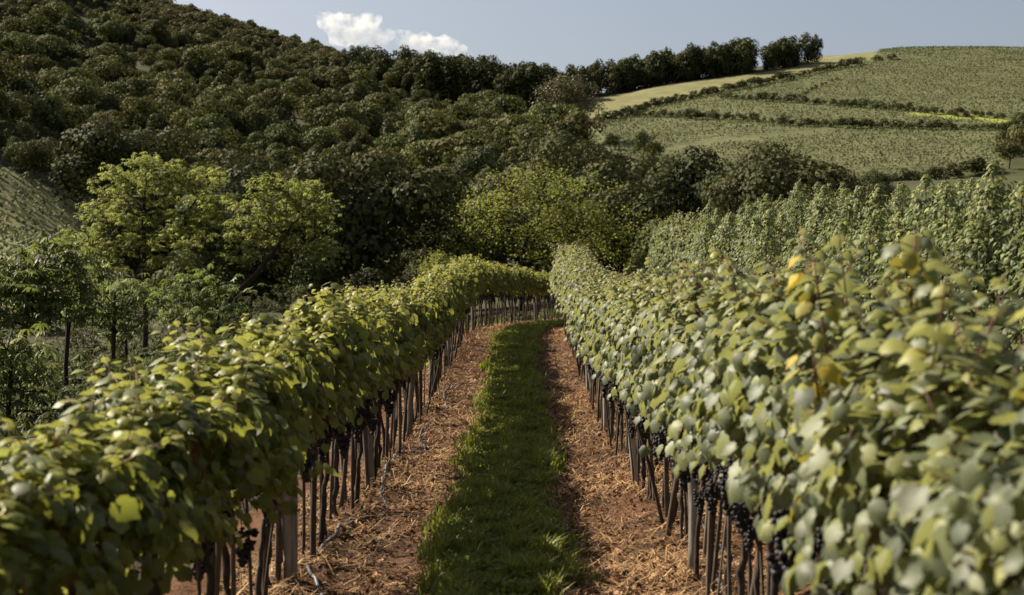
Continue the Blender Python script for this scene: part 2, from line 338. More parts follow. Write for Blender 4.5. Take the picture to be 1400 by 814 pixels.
# ------------------------------------------------------------------ vines
def ell_leaf_field(n, zb, zt, hw, seed, leaf, outward=1.0, length=.7, topn=.22, inner=.2):
    """leaves of one vine in a hedge: X across the row, Y along it"""
    r = np.random.default_rng(seed)
    nt_ = int(n*topn); ni = int(n*inner); ns = n-nt_-ni
    P, N, T, Sz = [], [], [], []
    hh = zt-zb; ph = r.random()*6
    def bump(y, z): return .085*np.sin(y*9+ph+z*4)+.07*np.sin(z*9-y*6+ph*2)
    # sides
    s = np.where(r.random(ns) < .5, -1, 1); z = zb+hh*r.random(ns)**.85; y = (r.random(ns)-.5)*length*1.25
    t = (z-zb)/hh; wd = hw*(.62+.75*np.sin(np.clip(t*1.15+.12, 0, 1)*math.pi)**.8*.6)+bump(y, z)*.8
    z = z-.10*r.random(ns)*(t < .15)
    x = s*np.maximum(wd+r.normal(0, .075, ns), .02)
    P.append(np.column_stack([x, y, z]))
    N.append(np.column_stack([s*outward*(.75+.3*r.random(ns)), r.normal(0, .55, ns), .1+.6*r.random(ns)+r.normal(0, .12, ns)]))
    T.append(np.column_stack([s*.35+r.normal(0, .3, ns), r.normal(0, .55, ns), -.9+r.normal(0, .3, ns)]))
    # top
    x = (r.random(nt_)*2-1)*hw*.95; y = (r.random(nt_)-.5)*length*1.25
    z = zt-.16*(x/hw)**2+bump(y*1.4, x*2)*1.2+r.normal(0, .05, nt_)
    P.append(np.column_stack([x, y, z])); N.append(np.column_stack([x*1.2+r.normal(0, .4, nt_), r.normal(0, .45, nt_), .8+r.random(nt_)*.4]))
    T.append(np.column_stack([x*2+r.normal(0, .6, nt_), r.normal(0, .8, nt_), r.normal(-.35, .3, nt_)]))
    # inner
    P.append(np.column_stack([(r.random(ni)*2-1)*hw*.75, (r.random(ni)-.5)*length*1.2, zb+hh*r.random(ni)*.95]))
    N.append(r.normal(0, 1, (ni, 3))+np.array([0, 0, .5])); T.append(r.normal(0, 1, (ni, 3))+np.array([0, 0, -.6]))
    P = np.vstack(P); N = np.vstack(N); T = np.vstack(T)
    sz = leaf*(.62+.6*r.random(len(P)))
    tint = np.clip(r.random(len(P))**1.1*.9+.22*(r.random(len(P)) < .05), 0, 1)
    tint[:ns] *= .9
    hole = vnoise(P[:, 1]*5+seed*3.7, P[:, 2]*5, seed) > .63
    hole &= P[:, 2] < zt-.1
    k_ = ~hole
    return P[k_], N[k_], T[k_], sz[k_], tint[k_]
def shoots(G, LP, LN, LT, LS, LI, n, zt, hw, r, length, hmin=.06, hmax=.30):
    for _ in range(n):
        b = np.array([(r.random()*2-1)*hw*.6, (r.random()-.5)*length, zt-.25]); hgt = r.uniform(hmin, hmax)+.25
        lean = np.array([r.normal(0, .22), r.normal(0, .25), 1]); m = 6
        tt = np.linspace(0, 1, m)[:, None]
        pts = b+tt*hgt*lean+tt**2*np.array([r.normal(0, .12), r.normal(0, .12), -.06])
        G.add(*tube(pts, np.linspace(.0045, .0018, m), 4))
        k = int(7+hgt*20); a0 = r.random()*6
        for j in range(k):
            f = .3+.7*(j+.5)/k; p = b+f*hgt*lean+f*f*(pts[-1]-b-hgt*lean); a = a0+j*2.4
            d = np.array([math.cos(a), math.sin(a), 0])
            LP.append(p+d*.035); LN.append(d*.45+np.array([0, 0, .9])+r.normal(0, .2, 3)); LT.append(d+np.array([0, 0, -.45]))
            LS.append((.082 if f < .75 else .06)*r.uniform(.75, 1.15)*(1.15-f*.45)); LI.append(min(1, r.uniform(.45, .97)))
def trunk_mesh(r, top, length):
    G = Geo(); n = 16; t = np.linspace(0, 1, n)
    x = np.cumsum(r.normal(0, .010, n))+r.normal(0, .004, n); y = np.cumsum(r.normal(0, .013, n))+r.normal(0, .004, n); x -= x[0]; y -= y[0]
    rad = .0115*(1.25-.4*t)*(1+.22*r.normal(0, 1, n)); rad[0] *= 1.3
    pts = np.column_stack([x, y, -.05+t*(top+.05)]); G.add(*tube(pts, np.abs(rad)+.004, 7))
    for s in (-1, 1):
        m = 6; u = np.linspace(0, 1, m)
        arm = pts[-1]+np.column_stack([r.normal(0, .012, m), s*u*length*.55, .06*np.sin(u*3)+r.normal(0, .012, m)]); arm[0] = pts[-1]
        G.add(*tube(arm, np.linspace(.017, .009, m), 6))
    return G.mesh('trunk', True)
def cane_mesh(r, zb, zt, hw, length, n=11):
    G = Geo()
    for _ in range(n):
        m = 6; u = np.linspace(0, 1, m)[:, None]; s = r.choice([-1, 1])
        b = np.array([r.normal(0, .03), (r.random()-.5)*length, zb+.02]); e = np.array([s*hw*r.uniform(.2, .8), b[1]+r.normal(0, .2), zt*r.uniform(.85, 1)])
        G.add(*tube(b+(e-b)*u+np.column_stack([.08*s*np.sin(u[:, 0]*3.1), np.zeros(m), .05*np.sin(u[:, 0]*3)]), np.linspace(.005, .003, m), 4))
    for _ in range(9):     # tendril ends hanging below the leaves
        m = 5; u = np.linspace(0, 1, m)[:, None]; b = np.array([r.normal(0, .12), (r.random()-.5)*length, zb+.1])
        G.add(*tube(b+u*np.array([r.normal(0, .12), r.normal(0, .2), -.26]), .003, 4))
    return G
_ico = None
def ico():
    global _ico
    if _ico is None:
        p = (1+5**.5)/2
        v = unit(np.array([(-1,p,0),(1,p,0),(-1,-p,0),(1,-p,0),(0,-1,p),(0,1,p),(0,-1,-p),(0,1,-p),(p,0,-1),(p,0,1),(-p,0,-1),(-p,0,1)], float))
        f = [(0,11,5),(0,5,1),(0,1,7),(0,7,10),(0,10,11),(1,5,9),(5,11,4),(11,10,2),(10,7,6),(7,1,8),(3,9,4),(3,4,2),(3,2,6),(3,6,8),(3,8,9),(4,9,5),(2,4,11),(6,2,10),(8,6,7),(9,8,1)]
        vs = [tuple(a) for a in v]; mid = {}; nf = []
        def md(a, b):
            k = (min(a, b), max(a, b))
            if k not in mid:
                m = np.array(vs[a])+np.array(vs[b]); m /= np.linalg.norm(m); vs.append(tuple(m)); mid[k] = len(vs)-1
            return mid[k]
        for a, b, c in f:
            x, y, z = md(a, b), md(b, c), md(c, a); nf += [(a, x, z), (b, y, x), (c, z, y), (x, y, z)]
        _ico = (np.array(vs), np.array(nf))
    return _ico
def cluster_mesh(r):
    G = Geo(); v, f = ico()
    for k in range(74):
        t = r.random(); a = r.random()*6.28; rr = .043*(1-t)**.6*math.sqrt(r.random()*.7+.3)
        G.add(np.array([rr*math.cos(a), rr*math.sin(a), -.02-.17*t])+v*r.uniform(.0085, .0115), f)
    G.add(*tube([(0, 0, .05), (.003, 0, .01), (0, 0, -.06)], .003, 4))
    return G.mesh('grape_cluster', True)
clusters = [cluster_mesh(np.random.default_rng(50+k)) for k in range(5)]

def vine_proto(name, seed, kind):
    r = np.random.default_rng(seed)
    zb, zt, hw, leaf, n, length, mat, nsh = dict(
        near=(1.14, 1.64, .24, .072, 880, .7, 'vine_right', 15), right=(1.02, 1.66, .20, .072, 930, .7, 'vine_right', 15), left=(1.06, 1.57, .21, .078, 900, .7, 'vine_left', 12),
        third=(.85, 1.80, .24, .075, 1150, .8, 'vine_tall', 9))[kind]
    root = empty(name, (0, 0, 0))
    P, N, T, sz, ti = ell_leaf_field(n, zb, zt, hw, seed, leaf, length=length)
    link('trunk', trunk_mesh(r, zb+.05, length), M['vine_bark'], root)
    G = cane_mesh(r, zb, zt, hw, length); lp, ln, lt, ls, li = [], [], [], [], []
    shoots(G, lp, ln, lt, ls, li, nsh, zt, hw, r, length, .06, .48 if kind == 'near' else .34 if kind == 'left' else .40)
    link('canes', G.mesh('canes'), M['cane'], root)
    P = np.vstack([P, lp]); N = np.vstack([N, ln]); T = np.vstack([T, lt]); sz = np.concatenate([sz, ls]); ti = np.concatenate([ti, li])
    V, F, tt = leaves(P, N, T, sz, ti, *GRAPE)
    link('foliage', mesh_np('foliage', V, F, tt, True), M[mat], root)
    side = -1 if kind != 'left' else 1
    ncl = dict(near=5, right=8, left=4, third=0)[kind]
    for k in range(ncl):
        c = link('grape_cluster', clusters[(seed+k) % 5], M['grape'], root)
        c.location = (side*r.uniform(.0, .2), (r.random()-.5)*length, zb+r.uniform(-.22, -.02)); c.rotation_euler = (r.normal(0, .12), r.normal(0, .12), r.random()*6)
        s = r.uniform(.75, 1.3); c.scale = (s, s, s)
    return root
def column_proto(name, seed):
    """tall upright vine: pillars of drooping leaves"""
    r = np.random.default_rng(seed); root = empty(name, (0, 0, 0)); G = Geo(); GT = Geo()
    P, N, T, Sz, Ti = [], [], [], [], []
    for s in range(3):
        bx, by = r.normal(0, .16), (s-1)*.27+r.normal(0, .06); top = r.uniform(1.75, 2.55); m = 8; u = np.linspace(0, 1, m)
        pts = np.column_stack([bx+.05*np.sin(u*4+r.random()*6), by+.05*np.sin(u*5+r.random()*6), -.05+u*(top+.05)])
        (GT if s == 1 else G).add(*tube(pts, np.linspace(.02, .004, m), 5))
        k = 460; z0 = r.uniform(.75, 1.0)
        f = r.random(k)**.85; z = z0+(top-z0)*f; wd = .27*np.clip((1.03-f)*3.2, 0.12, 1)*(.75+.5*np.sin(z*14+r.random()*6)**2)
        a = r.random(k)*6.283; rad = wd*np.sqrt(.25+.75*r.random(k))
        cx = np.interp(z, pts[:, 2], pts[:, 0]); cy = np.interp(z, pts[:, 2], pts[:, 1])
        d = np.column_stack([np.cos(a), np.sin(a), np.zeros(k)])
        P.append(np.column_stack([cx, cy, z])+d*rad[:, None]); N.append(d*.8+np.array([0, 0, .75])+r.normal(0, .22, (k, 3)))
        T.append(d*.6+np.array([0, 0, -.85])+r.normal(0, .25, (k, 3))); Sz.append(.074*(.6+.6*r.random(k))*(1.1-.4*f)); Ti.append(r.random(k)*.75+.25*(f > .85))  # top leaves tinted paler to paint in the sunlit tips
    link('trunk', GT.mesh('trunk', True), M['vine_bark'], root); link('canes', G.mesh('canes', True), M['vine_bark'], root)
    V, F, tt = leaves(np.vstack(P), np.vstack(N), np.vstack(T), np.concatenate(Sz), np.clip(np.concatenate(Ti), 0, 1), *OVAL)
    link('foliage', mesh_np('foliage', V, F, tt, True), M['vine_tall'], root)
    return root

class Stock:
    def __init__(s, protos): s.p = protos; s.used = [False]*len(protos)
    def take(s, i):
        i %= len(s.p)
        if not s.used[i]: s.used[i] = True; return s.p[i]
        return copy_tree(s.p[i])
NV = 9
st_R = Stock([vine_proto('grape_vine', 100+k, 'right') for k in range(NV)])
st_N = Stock([vine_proto('grape_vine', 150+k, 'near') for k in range(3)])
st_L = Stock([vine_proto('grape_vine', 200+k, 'left') for k in range(NV)])
st_3 = Stock([vine_proto('grape_vine', 300+k, 'third') for k in range(6)])
st_4 = Stock([column_proto('upright_grape_vine', 400+k) for k in range(8)])
def row(x0, y0, y1, step):
    y = y0
    while y < y1:
        yield x0+float(bend(y)), y, -math.atan(bend_d(y))
        y += step/math.sqrt(1+bend_d(y)**2)
rr = random.Random(5)
def put(o, x, y, rz, flip, sz, sx=1.0):
    o.location = (x, y, float(H(x, y))-.01); o.rotation_euler = (0, 0, rz)
    o.scale = (sx, -1 if flip else 1, sz); return o
last = -1
def pick(n):
    global last
    k = rr.randrange(n)
    while k == last: k = rr.randrange(n)
    last = k; return k
for x, y, a in row(ROW_L, 1.6, 66, .68):
    sz = float(np.interp(y, [2, 4, 4.8, 6.3, 11, 16, 36, 48], [.64, .68, .75, .81, .95, 1.03, 1.06, 1.02]))+rr.uniform(-.06, .075)
    o = put(st_L.take(pick(NV)), x+rr.uniform(-.05, .05), y, a, rr.random() < .5, sz, rr.uniform(.92, 1.12))
    if y < 4: tag(o, 'blurred green grape vine at the near end of the left row', 'grape vine', 'nearest vines of the left row')
    elif y < 36: tag(o, 'green grape vine of the left row, lit on top and shaded towards the path', 'grape vine', 'vines along the straight left row')
    else: tag(o, 'distant grape vine where the left row bends right across the end of the path', 'grape vine', 'vines at the far bend of the left row')
for x, y, a in row(ROW_R, 1.9, 47, .68):
    sz = float(np.interp(y, [2, 3, 3.9, 5.5, 7, 11, 20, 27, 34], [.87, .88, .94, .97, .95, .98, 1.01, 1.05, 1.12]))+rr.uniform(-.06, .08)
    o = put(st_N.take(pick(3)) if y < 6 else st_R.take(pick(NV)), x+rr.uniform(-.05, .05), y, a, rr.random() < .5, sz, rr.uniform(.92, 1.1))
    if y < 4.5: tag(o, 'blurred pale grape vine at the near end of the right row', 'grape vine', 'nearest vines of the right row')
    elif y < 30: tag(o, 'pale green grape vine with dark grapes in the sunlit row right of the path', 'grape vine', 'vines along the sunlit right row')
    else: tag(o, 'distant tall grape vine at the far end of the sunlit right row', 'grape vine', 'vines at the far end of the right row')
for x, y, a in row(ROW_3, 27, 50, .8):
    o = put(st_3.take(pick(6)), x+rr.uniform(-.05, .05), y, a, rr.random() < .5, 1.10+rr.uniform(-.07, .08))
    tag(o, 'leafy grape vine in the row just behind the far end of the sunlit right row', 'grape vine', 'vines of the row behind the right row')
for x0, y0, y1, stp, lab, grp in ((ROW_3, 8.5, 27.5, .52, 'tall upright grape vine with pillars of drooping leaves rising behind the right row', 'upright vines behind the right row'),
                                  (ROW_4, 12, 50, .75, 'tall upright grape vine in the rearmost row at right, seen above the others', 'upright vines of the rearmost row')):
    for x, y, a in row(x0, y0, y1, stp):
        sz = rr.uniform(.84, 1.06)*(float(np.interp(y, [8, 13, 18, 25], [.76, .89, .97, 1.05])) if x0 == ROW_3 else .74+.16*float(sstep(14, 40, y)))
        o = put(st_4.take(pick(8)), x+rr.uniform(-.12, .12), y, a, rr.random() < .5, sz); tag(o, lab, 'grape vine', grp)

# the tall yellowing shoots of the near right vines
def shoot_vine(x, y, ztop, seed, label, lean, nl=26, yel=.5):
    r = np.random.default_rng(seed); z0 = float(H(x, y)); root = empty('tall_vine_shoot', (x, y, z0)); G = Geo()
    m = 10; u = np.linspace(0, 1, m); h0 = 1.05
    pts = np.column_stack([lean[0]*u**1.6, lean[1]*u**1.6, h0+(ztop-z0-h0)*u]); G.add(*tube(pts, np.linspace(.008, .003, m), 6))
    P, N, T, Sz, Ti = [], [], [], [], []
    for k in range(nl):
        f = .05+.95*((k+.5)/nl)**.8; p = np.array([np.interp(f, u, pts[:, c]) for c in range(3)]); a = k*2.4+r.normal(0, .3)
        d = np.array([math.cos(a), math.sin(a), 0]); e = p+d*.06+np.array([0, 0, .015])
        G.add(*tube([p, p+d*.035+np.array([0, 0, .015]), e], .0018, 4))
        P.append(e); N.append(d*.7+np.array([0, 0, .7])+r.normal(0, .2, 3)); T.append(d*.8+np.array([0, 0, -.8])+r.normal(0, .2, 3))
        Sz.append(.088*r.uniform(.6, 1.2)*(1.1-.4*f)); Ti.append(np.clip(r.normal(yel-.3+.4*f, .24), 0, 1))
    link('stem', G.mesh('stem'), M['cane'], root)
    P, N, T, Sz, Ti = map(np.array, (P, N, T, Sz, Ti)); ye = Ti > .66
    for nm, mk, mt, tt in (('green_leaves', ~ye, 'vine_right', Ti*1.4), ('yellow_leaves', ye, 'yellow', (Ti-.66)*2.4)):
        if mk.sum():
            V, F, t = leaves(P[mk], N[mk], T[mk], Sz[mk], np.clip(tt[mk], 0, 1), *GRAPE); link(nm, mesh_np(nm, V, F, t, True), M[mt], root)
    tag(root, label, 'vine shoot')
shoot_vine(1.13, 4.25, 1.98, 1, 'tall red stemmed vine shoot with yellowing leaves rising above the near right row', (.03, -.05), 46, .55)
shoot_vine(1.02, 4.6, 1.93, 2, 'arching vine shoot with two pale yellow leaf tips left of the tallest shoot', (-.06, .1), 34, .6)
shoot_vine(1.15, 3.15, 1.86, 3, 'blurred vine shoot with green tip leaves at the right edge of the frame', (.06, .05), 36, .3)
shoot_vine(.93, 4.35, 1.62, 4, 'low side shoot with a clump of bright yellow leaves on the near right row face', (-.06, -.1), 26, .8)

# stakes, posts, wires, hoses
def stake_mesh(r, hgt, rad, sides, square=False):
    m = 7; u = np.linspace(0, 1, m)
    pts = np.column_stack([.012*np.sin(u*3+r.random()*6), .012*np.sin(u*4+r.random()*6), -.1+u*(hgt+.1)]); pts[:, :2] -= pts[0, :2]
    V, F = tube(pts, rad*(1+.10*r.normal(0, 1, m)), sides); G = Geo(); G.add(V, F); return G.mesh('stake', not square)
smesh = [stake_mesh(np.random.default_rng(600+k), 1.18+.04*(k % 3), .010+.0025*(k % 4), 5+(k % 3)) for k in range(8)]
pmesh = [stake_mesh(np.random.default_rng(650+k), 1.30, .045, 4, True) for k in range(3)]
for x0, y0, y1, stp, lab, grp in ((ROW_L, 4.5, 60, .30, 'thin weathered wooden stake under the shaded left vine row', 'stakes under the left row'),
                             (ROW_R, 4.5, 42, .26, 'thin weathered wooden stake under the sunlit right vine row', 'stakes under the right row')):
    for x, y, a in row(x0, y0, y1, stp):
        if rr.random() < .12: continue
        o = link('wooden_stake', smesh[rr.randrange(8)], M['stake']); xx = x+rr.uniform(-.09, .11)*(-1 if x0 > 0 else 1); yy = y+rr.uniform(-.16, .16)
        o.location = (xx, yy, float(H(xx, yy))); k = .2 if rr.random() < .2 else .06
        o.rotation_euler = (rr.gauss(0, k), rr.gauss(0, k*.8), rr.random()*6.28); kk = rr.uniform(.7, 1.35); o.scale = (kk, kk, rr.uniform(.78, 1.0)); tag(o, lab, 'stake', grp)
for x0, ys, lab, grp in ((ROW_L, (8.6, 13.1, 17.6, 22, 27, 32, 37.2, 42, 46.5, 51, 55), 'pale grey square trellis post in the left vine row', 'trellis posts of the left row'),
                    (ROW_R, (4.2, 8.9, 13.4, 18.2, 23, 28, 33, 38), 'pale grey square trellis post in the right vine row', 'trellis posts of the right row')):
    for k, y in enumerate(ys):
        o = link('trellis_post', pmesh[k % 3], M['post']); x = x0+float(bend(y))-.05*np.sign(x0); o.location = (x, y, float(H(x, y)))
        o.rotation_euler = (rr.gauss(0, .02), rr.gauss(0, .03), math.pi/4+rr.gauss(0, .15)); tag(o, lab, 'post', grp)
for x0, y1, lab in ((ROW_L, 62, 'thin steel trellis wire strung through the left vine row'), (ROW_R, 46, 'thin steel trellis wire strung through the right vine row')):
    ys = np.arange(1.5, y1, 1.5); xs = x0+bend(ys); G = Geo(); G.add(*tube(np.column_stack([xs, ys, H(xs, ys)+.90]), .002, 4))
    tag(link('trellis_wire', G.mesh('wire'), M['wire']), lab, 'wire')
for x0, y0, y1, amp, lab, seed in ((ROW_L+.22, 5.5, 24, .09, 'grey irrigation hose snaking along the foot of the left row', 3), (ROW_R+.18, 8, 16, .07, 'grey irrigation hose half hidden behind the right row stakes', 4)):
    ys = np.arange(y0, y1, .12); xs = x0+bend(ys)+amp*(vnoise(ys*1.1, ys*0, seed)-.5)*4*(.4+vnoise(ys*.35, ys*0, seed+1)); G = Geo()
    G.add(*tube(np.column_stack([xs, ys, H(xs, ys)+.012+.05*vnoise(ys*2, ys*0, seed+2)**3]), .012, 7)); tag(link('irrigation_hose', G.mesh('hose', True), M['hose']), lab, 'hose')

# ------------------------------------------------------------------ grass strip and litter
def blades(name, n, yfun, xfun, hmin, hmax, label_kind=None):
    y = yfun(n); q = xfun(n, y); x = q+bend(y); z = H(x, y)
    cl = vnoise(q*5, y*2.5, 21); cl = np.clip(.5+(.5*cl+.5*vnoise(q*13, y*7, 22)-.5)*1.7, 0, 1); hgt = rng.uniform(hmin, hmax, n)*(.4+1.2*cl); a = rng.random(n)*6.283
    wv = .004+.004*rng.random(n)+y*.00022; d = np.column_stack([np.cos(a), np.sin(a), np.zeros(n)]); sd = np.column_stack([-np.sin(a), np.cos(a), np.zeros(n)])
    b = np.column_stack([x, y, z-.01]); up = np.array([0, 0, 1.0]); ln = rng.uniform(.2, .9, n)
    m = b+up*(hgt*.6)[:, None]+d*(hgt*ln*.3)[:, None]; e = b+up*(hgt*(1-.25*ln))[:, None]+d*(hgt*ln)[:, None]
    V = np.stack([b-sd*wv[:, None], b+sd*wv[:, None], m+sd*wv[:, None]*.8, m-sd*wv[:, None]*.8, e], 1).reshape(-1, 3)
    F = (np.array([(0, 1, 2), (0, 2, 3), (3, 2, 4)])[None]+(np.arange(n)*5)[:, None, None]).reshape(-1, 3)
    t = np.clip(rng.random(n)*.6+.35*cl, 0, 1); t = np.where(rng.random(n) < .06, 1, t*.93)
    return V, F, np.repeat(t, 5)
logy = lambda a, b: (lambda n: a*(b/a)**rng.random(n))
def strip(a, b):
    def f(n, y):
        e = .22*(vnoise(y*1.1, y*0+2.2, 31)-.5)+.22*(vnoise(y*3.4, y*0+7.2, 32)-.5)
        e2 = .22*(vnoise(y*1.1, y*0+12.2, 33)-.5)+.22*(vnoise(y*3.4, y*0+17.2, 34)-.5)
        u = rng.random(n); u = np.where(rng.random(n) < .18, u*1.3-.15, u)
        return a+e+(b+e2-a-e)*u
    return f
G = Geo(); G.add(*blades('g', 120000, logy(6.5, 56), strip(GR_L, GR_R), .04, .15))
n = 26000; y = logy(6.5, 56)(n); qv = strip(GR_L, GR_R)(n, y); x = qv+bend(y); z = H(x, y)
P = np.column_stack([x, y, z+.03+.07*rng.random(n)]); N = rng.normal(0, .5, (n, 3))+np.array([0, 0, 1.]); T = rng.normal(0, 1, (n, 3))
G.add(*leaves(P, N, T, .012+.016*rng.random(n)+y*.0005, np.clip(.35+.5*rng.random(n), 0, .9), *OVAL))
tag(link('grass_strip', G.mesh('grass'), M['grass']), 'strip of green grass and low weeds down the middle of the path', 'grass', kind='stuff')
G = Geo(); G.add(*blades('g', 26000, logy(3.5, 60), lambda n, y: np.where(rng.random(n) < .75, rng.uniform(1.75, 6.8, n), rng.uniform(-6, -2.2, n)), .06, .2))
tag(link('grass', G.mesh('grass'), M['grass']), 'rough green grass growing between the vine rows', 'grass', kind='stuff')
def litter(n):
    y = logy(6.2, 58)(n); u = rng.random(n)
    qv = np.where(u < .5, rng.uniform(ROW_L-.45, GR_L+.12, n), rng.uniform(GR_R-.06, ROW_R+.5, n))
    pa = .5*vnoise(qv*3.5, y*1.6, 41)+.5*vnoise(qv*1.2, y*.5, 43); keep = rng.random(n) < np.clip(-.35+2.0*pa, .12, 1); y = y[keep]; qv = qv[keep]; return qv, y, pa[keep]
qv, y, pa = litter(140000); n = len(y); x = qv+bend(y); z = H(x, y)
k = n*85//100; a = rng.normal(0, .9, n)+np.where(rng.random(n) < .5, 0, 1.57)
L1 = rng.uniform(.015, .06, k)*np.where(rng.random(k) < .16, 2.4, 1); W1 = rng.uniform(.0009, .003, k)+y[:k]*.00012
d = np.column_stack([np.cos(a[:k]), np.sin(a[:k]), rng.normal(.0, .34, k)]); s = np.column_stack([-np.sin(a[:k]), np.cos(a[:k]), np.zeros(k)])
c = np.column_stack([x[:k], y[:k], z[:k]+.008+.018*rng.random(k)]); up = np.array([0, 0, 1.])
bw = rng.uniform(0, .25, k)*L1
V = np.stack([c-d*L1[:, None]-s*W1[:, None], c-d*L1[:, None]+s*W1[:, None], c+s*W1[:, None]+up*bw[:, None], c-s*W1[:, None]+up*bw[:, None], c+d*L1[:, None]+s*W1[:, None], c+d*L1[:, None]-s*W1[:, None]], 1).reshape(-1, 3)
F = (np.array([(0, 1, 2), (0, 2, 3), (3, 2, 4), (3, 4, 5)])[None]+(np.arange(k)*6)[:, None, None]).reshape(-1, 3)
G = Geo(); G.add(V, F, np.repeat(np.clip(-.05+1.1*pa[:k]+rng.normal(0, .2, k), 0, 1), 6))
m = n-k; P = np.column_stack([x[k:], y[k:], z[k:]+.012+.012*rng.random(m)])
G.add(*leaves(P, rng.normal(0, .5, (m, 3))+np.array([0, 0, 1.]), rng.normal(0, 1, (m, 3)), rng.uniform(.012, .045, m), np.clip(rng.random(m)*.6+.25*(rng.random(m) < .25), 0, 1), *fan([(.0, .0), (.4, .1), (.5, .5), (.2, .8), (0, 1), (-.3, .75), (-.5, .4), (-.35, .05)], zc=-.2, fold=-.5, droop=-.6)))
tag(link('leaf_litter', G.mesh('litter'), M['litter']), 'dry straw, twigs and fallen leaves strewn over the reddish soil', 'leaf litter', kind='stuff')

# ------------------------------------------------------------------ trees
def grow(base, trunk_pts, attract, step, r):
    """branches reach every attractor from the nearest node already grown"""
    nodes = [np.array(p, float) for p in trunk_pts]; par = [-1]+list(range(len(nodes)-1)); nt0 = len(nodes)
    A = np.asarray(attract); c = np.array(trunk_pts[-1]); order = np.argsort(((A-c)**2).sum(1)*r.uniform(.6, 1.4, len(A)))
    for i in order:
        a = A[i]; Nn = np.array(nodes); d = np.linalg.norm(Nn-a, axis=1)+1.2*np.maximum(Nn[:, 2]-a[2]+.15*np.linalg.norm(Nn[:, :2]-a[:2], axis=1), 0)
        d[:max(1, nt0//3)] += 3
        j = int(np.argmin(d)); p = nodes[j]; L = np.linalg.norm(a-p); k = max(1, int(L/step)); last_ = j
        sag = r.normal(0, .06, 3)*L+np.array([0, 0, -.10*L])
        for q_ in range(1, k+1):
            f = q_/k; nodes.append(p+(a-p)*f+sag*math.sin(f*math.pi)); par.append(last_); last_ = len(nodes)-1
    return np.array(nodes), np.array(par)
def limb_geo(nodes, par, rtip, rtrunk):
    n = len(nodes); w_ = np.zeros(n); kids = [[] for _ in range(n)]
    for i in range(1, n): kids[par[i]].append(i)
    for i in range(n-1, -1, -1):
        w_[i] = 1.0 if not kids[i] else sum(w_[k]**1.0 for k in kids[i])
    rad = rtip*(w_**.5); rad *= min(1.0, rtrunk/rad[0]) if rad[0] > rtrunk else 1; rad = np.maximum(rad, rtip*.7)
    rad = np.minimum(rad, rtrunk); G = Geo(); done = set()
    for i in range(n):
        for k in kids[i]:
            if i > 0 and kids[i] and k == max(kids[i], key=lambda q_: w_[q_]) and par[i] >= 0: continue
            ch = [i, k]
            while kids[ch[-1]]: ch.append(max(kids[ch[-1]], key=lambda q_: w_[q_]))
            rd = rad[ch].copy(); rd[0] = min(rd[0], rd[1]*1.25); 
            G.add(*tube(nodes[ch], rd, 6 if rd.max() > .03 else 4))
    return G
def lobes_points(lobes, n, r, surf=.6):
    vol = np.array([l[3]*l[4]*l[5] for l in lobes])**.8; k = r.choice(len(lobes), n, p=vol/vol.sum()); L = np.array(lobes)[k]
    d = unit(r.normal(0, 1, (n, 3))); rad = np.where(r.random(n) < surf, r.uniform(.8, 1.0, n), r.random(n)**(1/3))
    return L[:, :3]+d*rad[:, None]*L[:, 3:6]
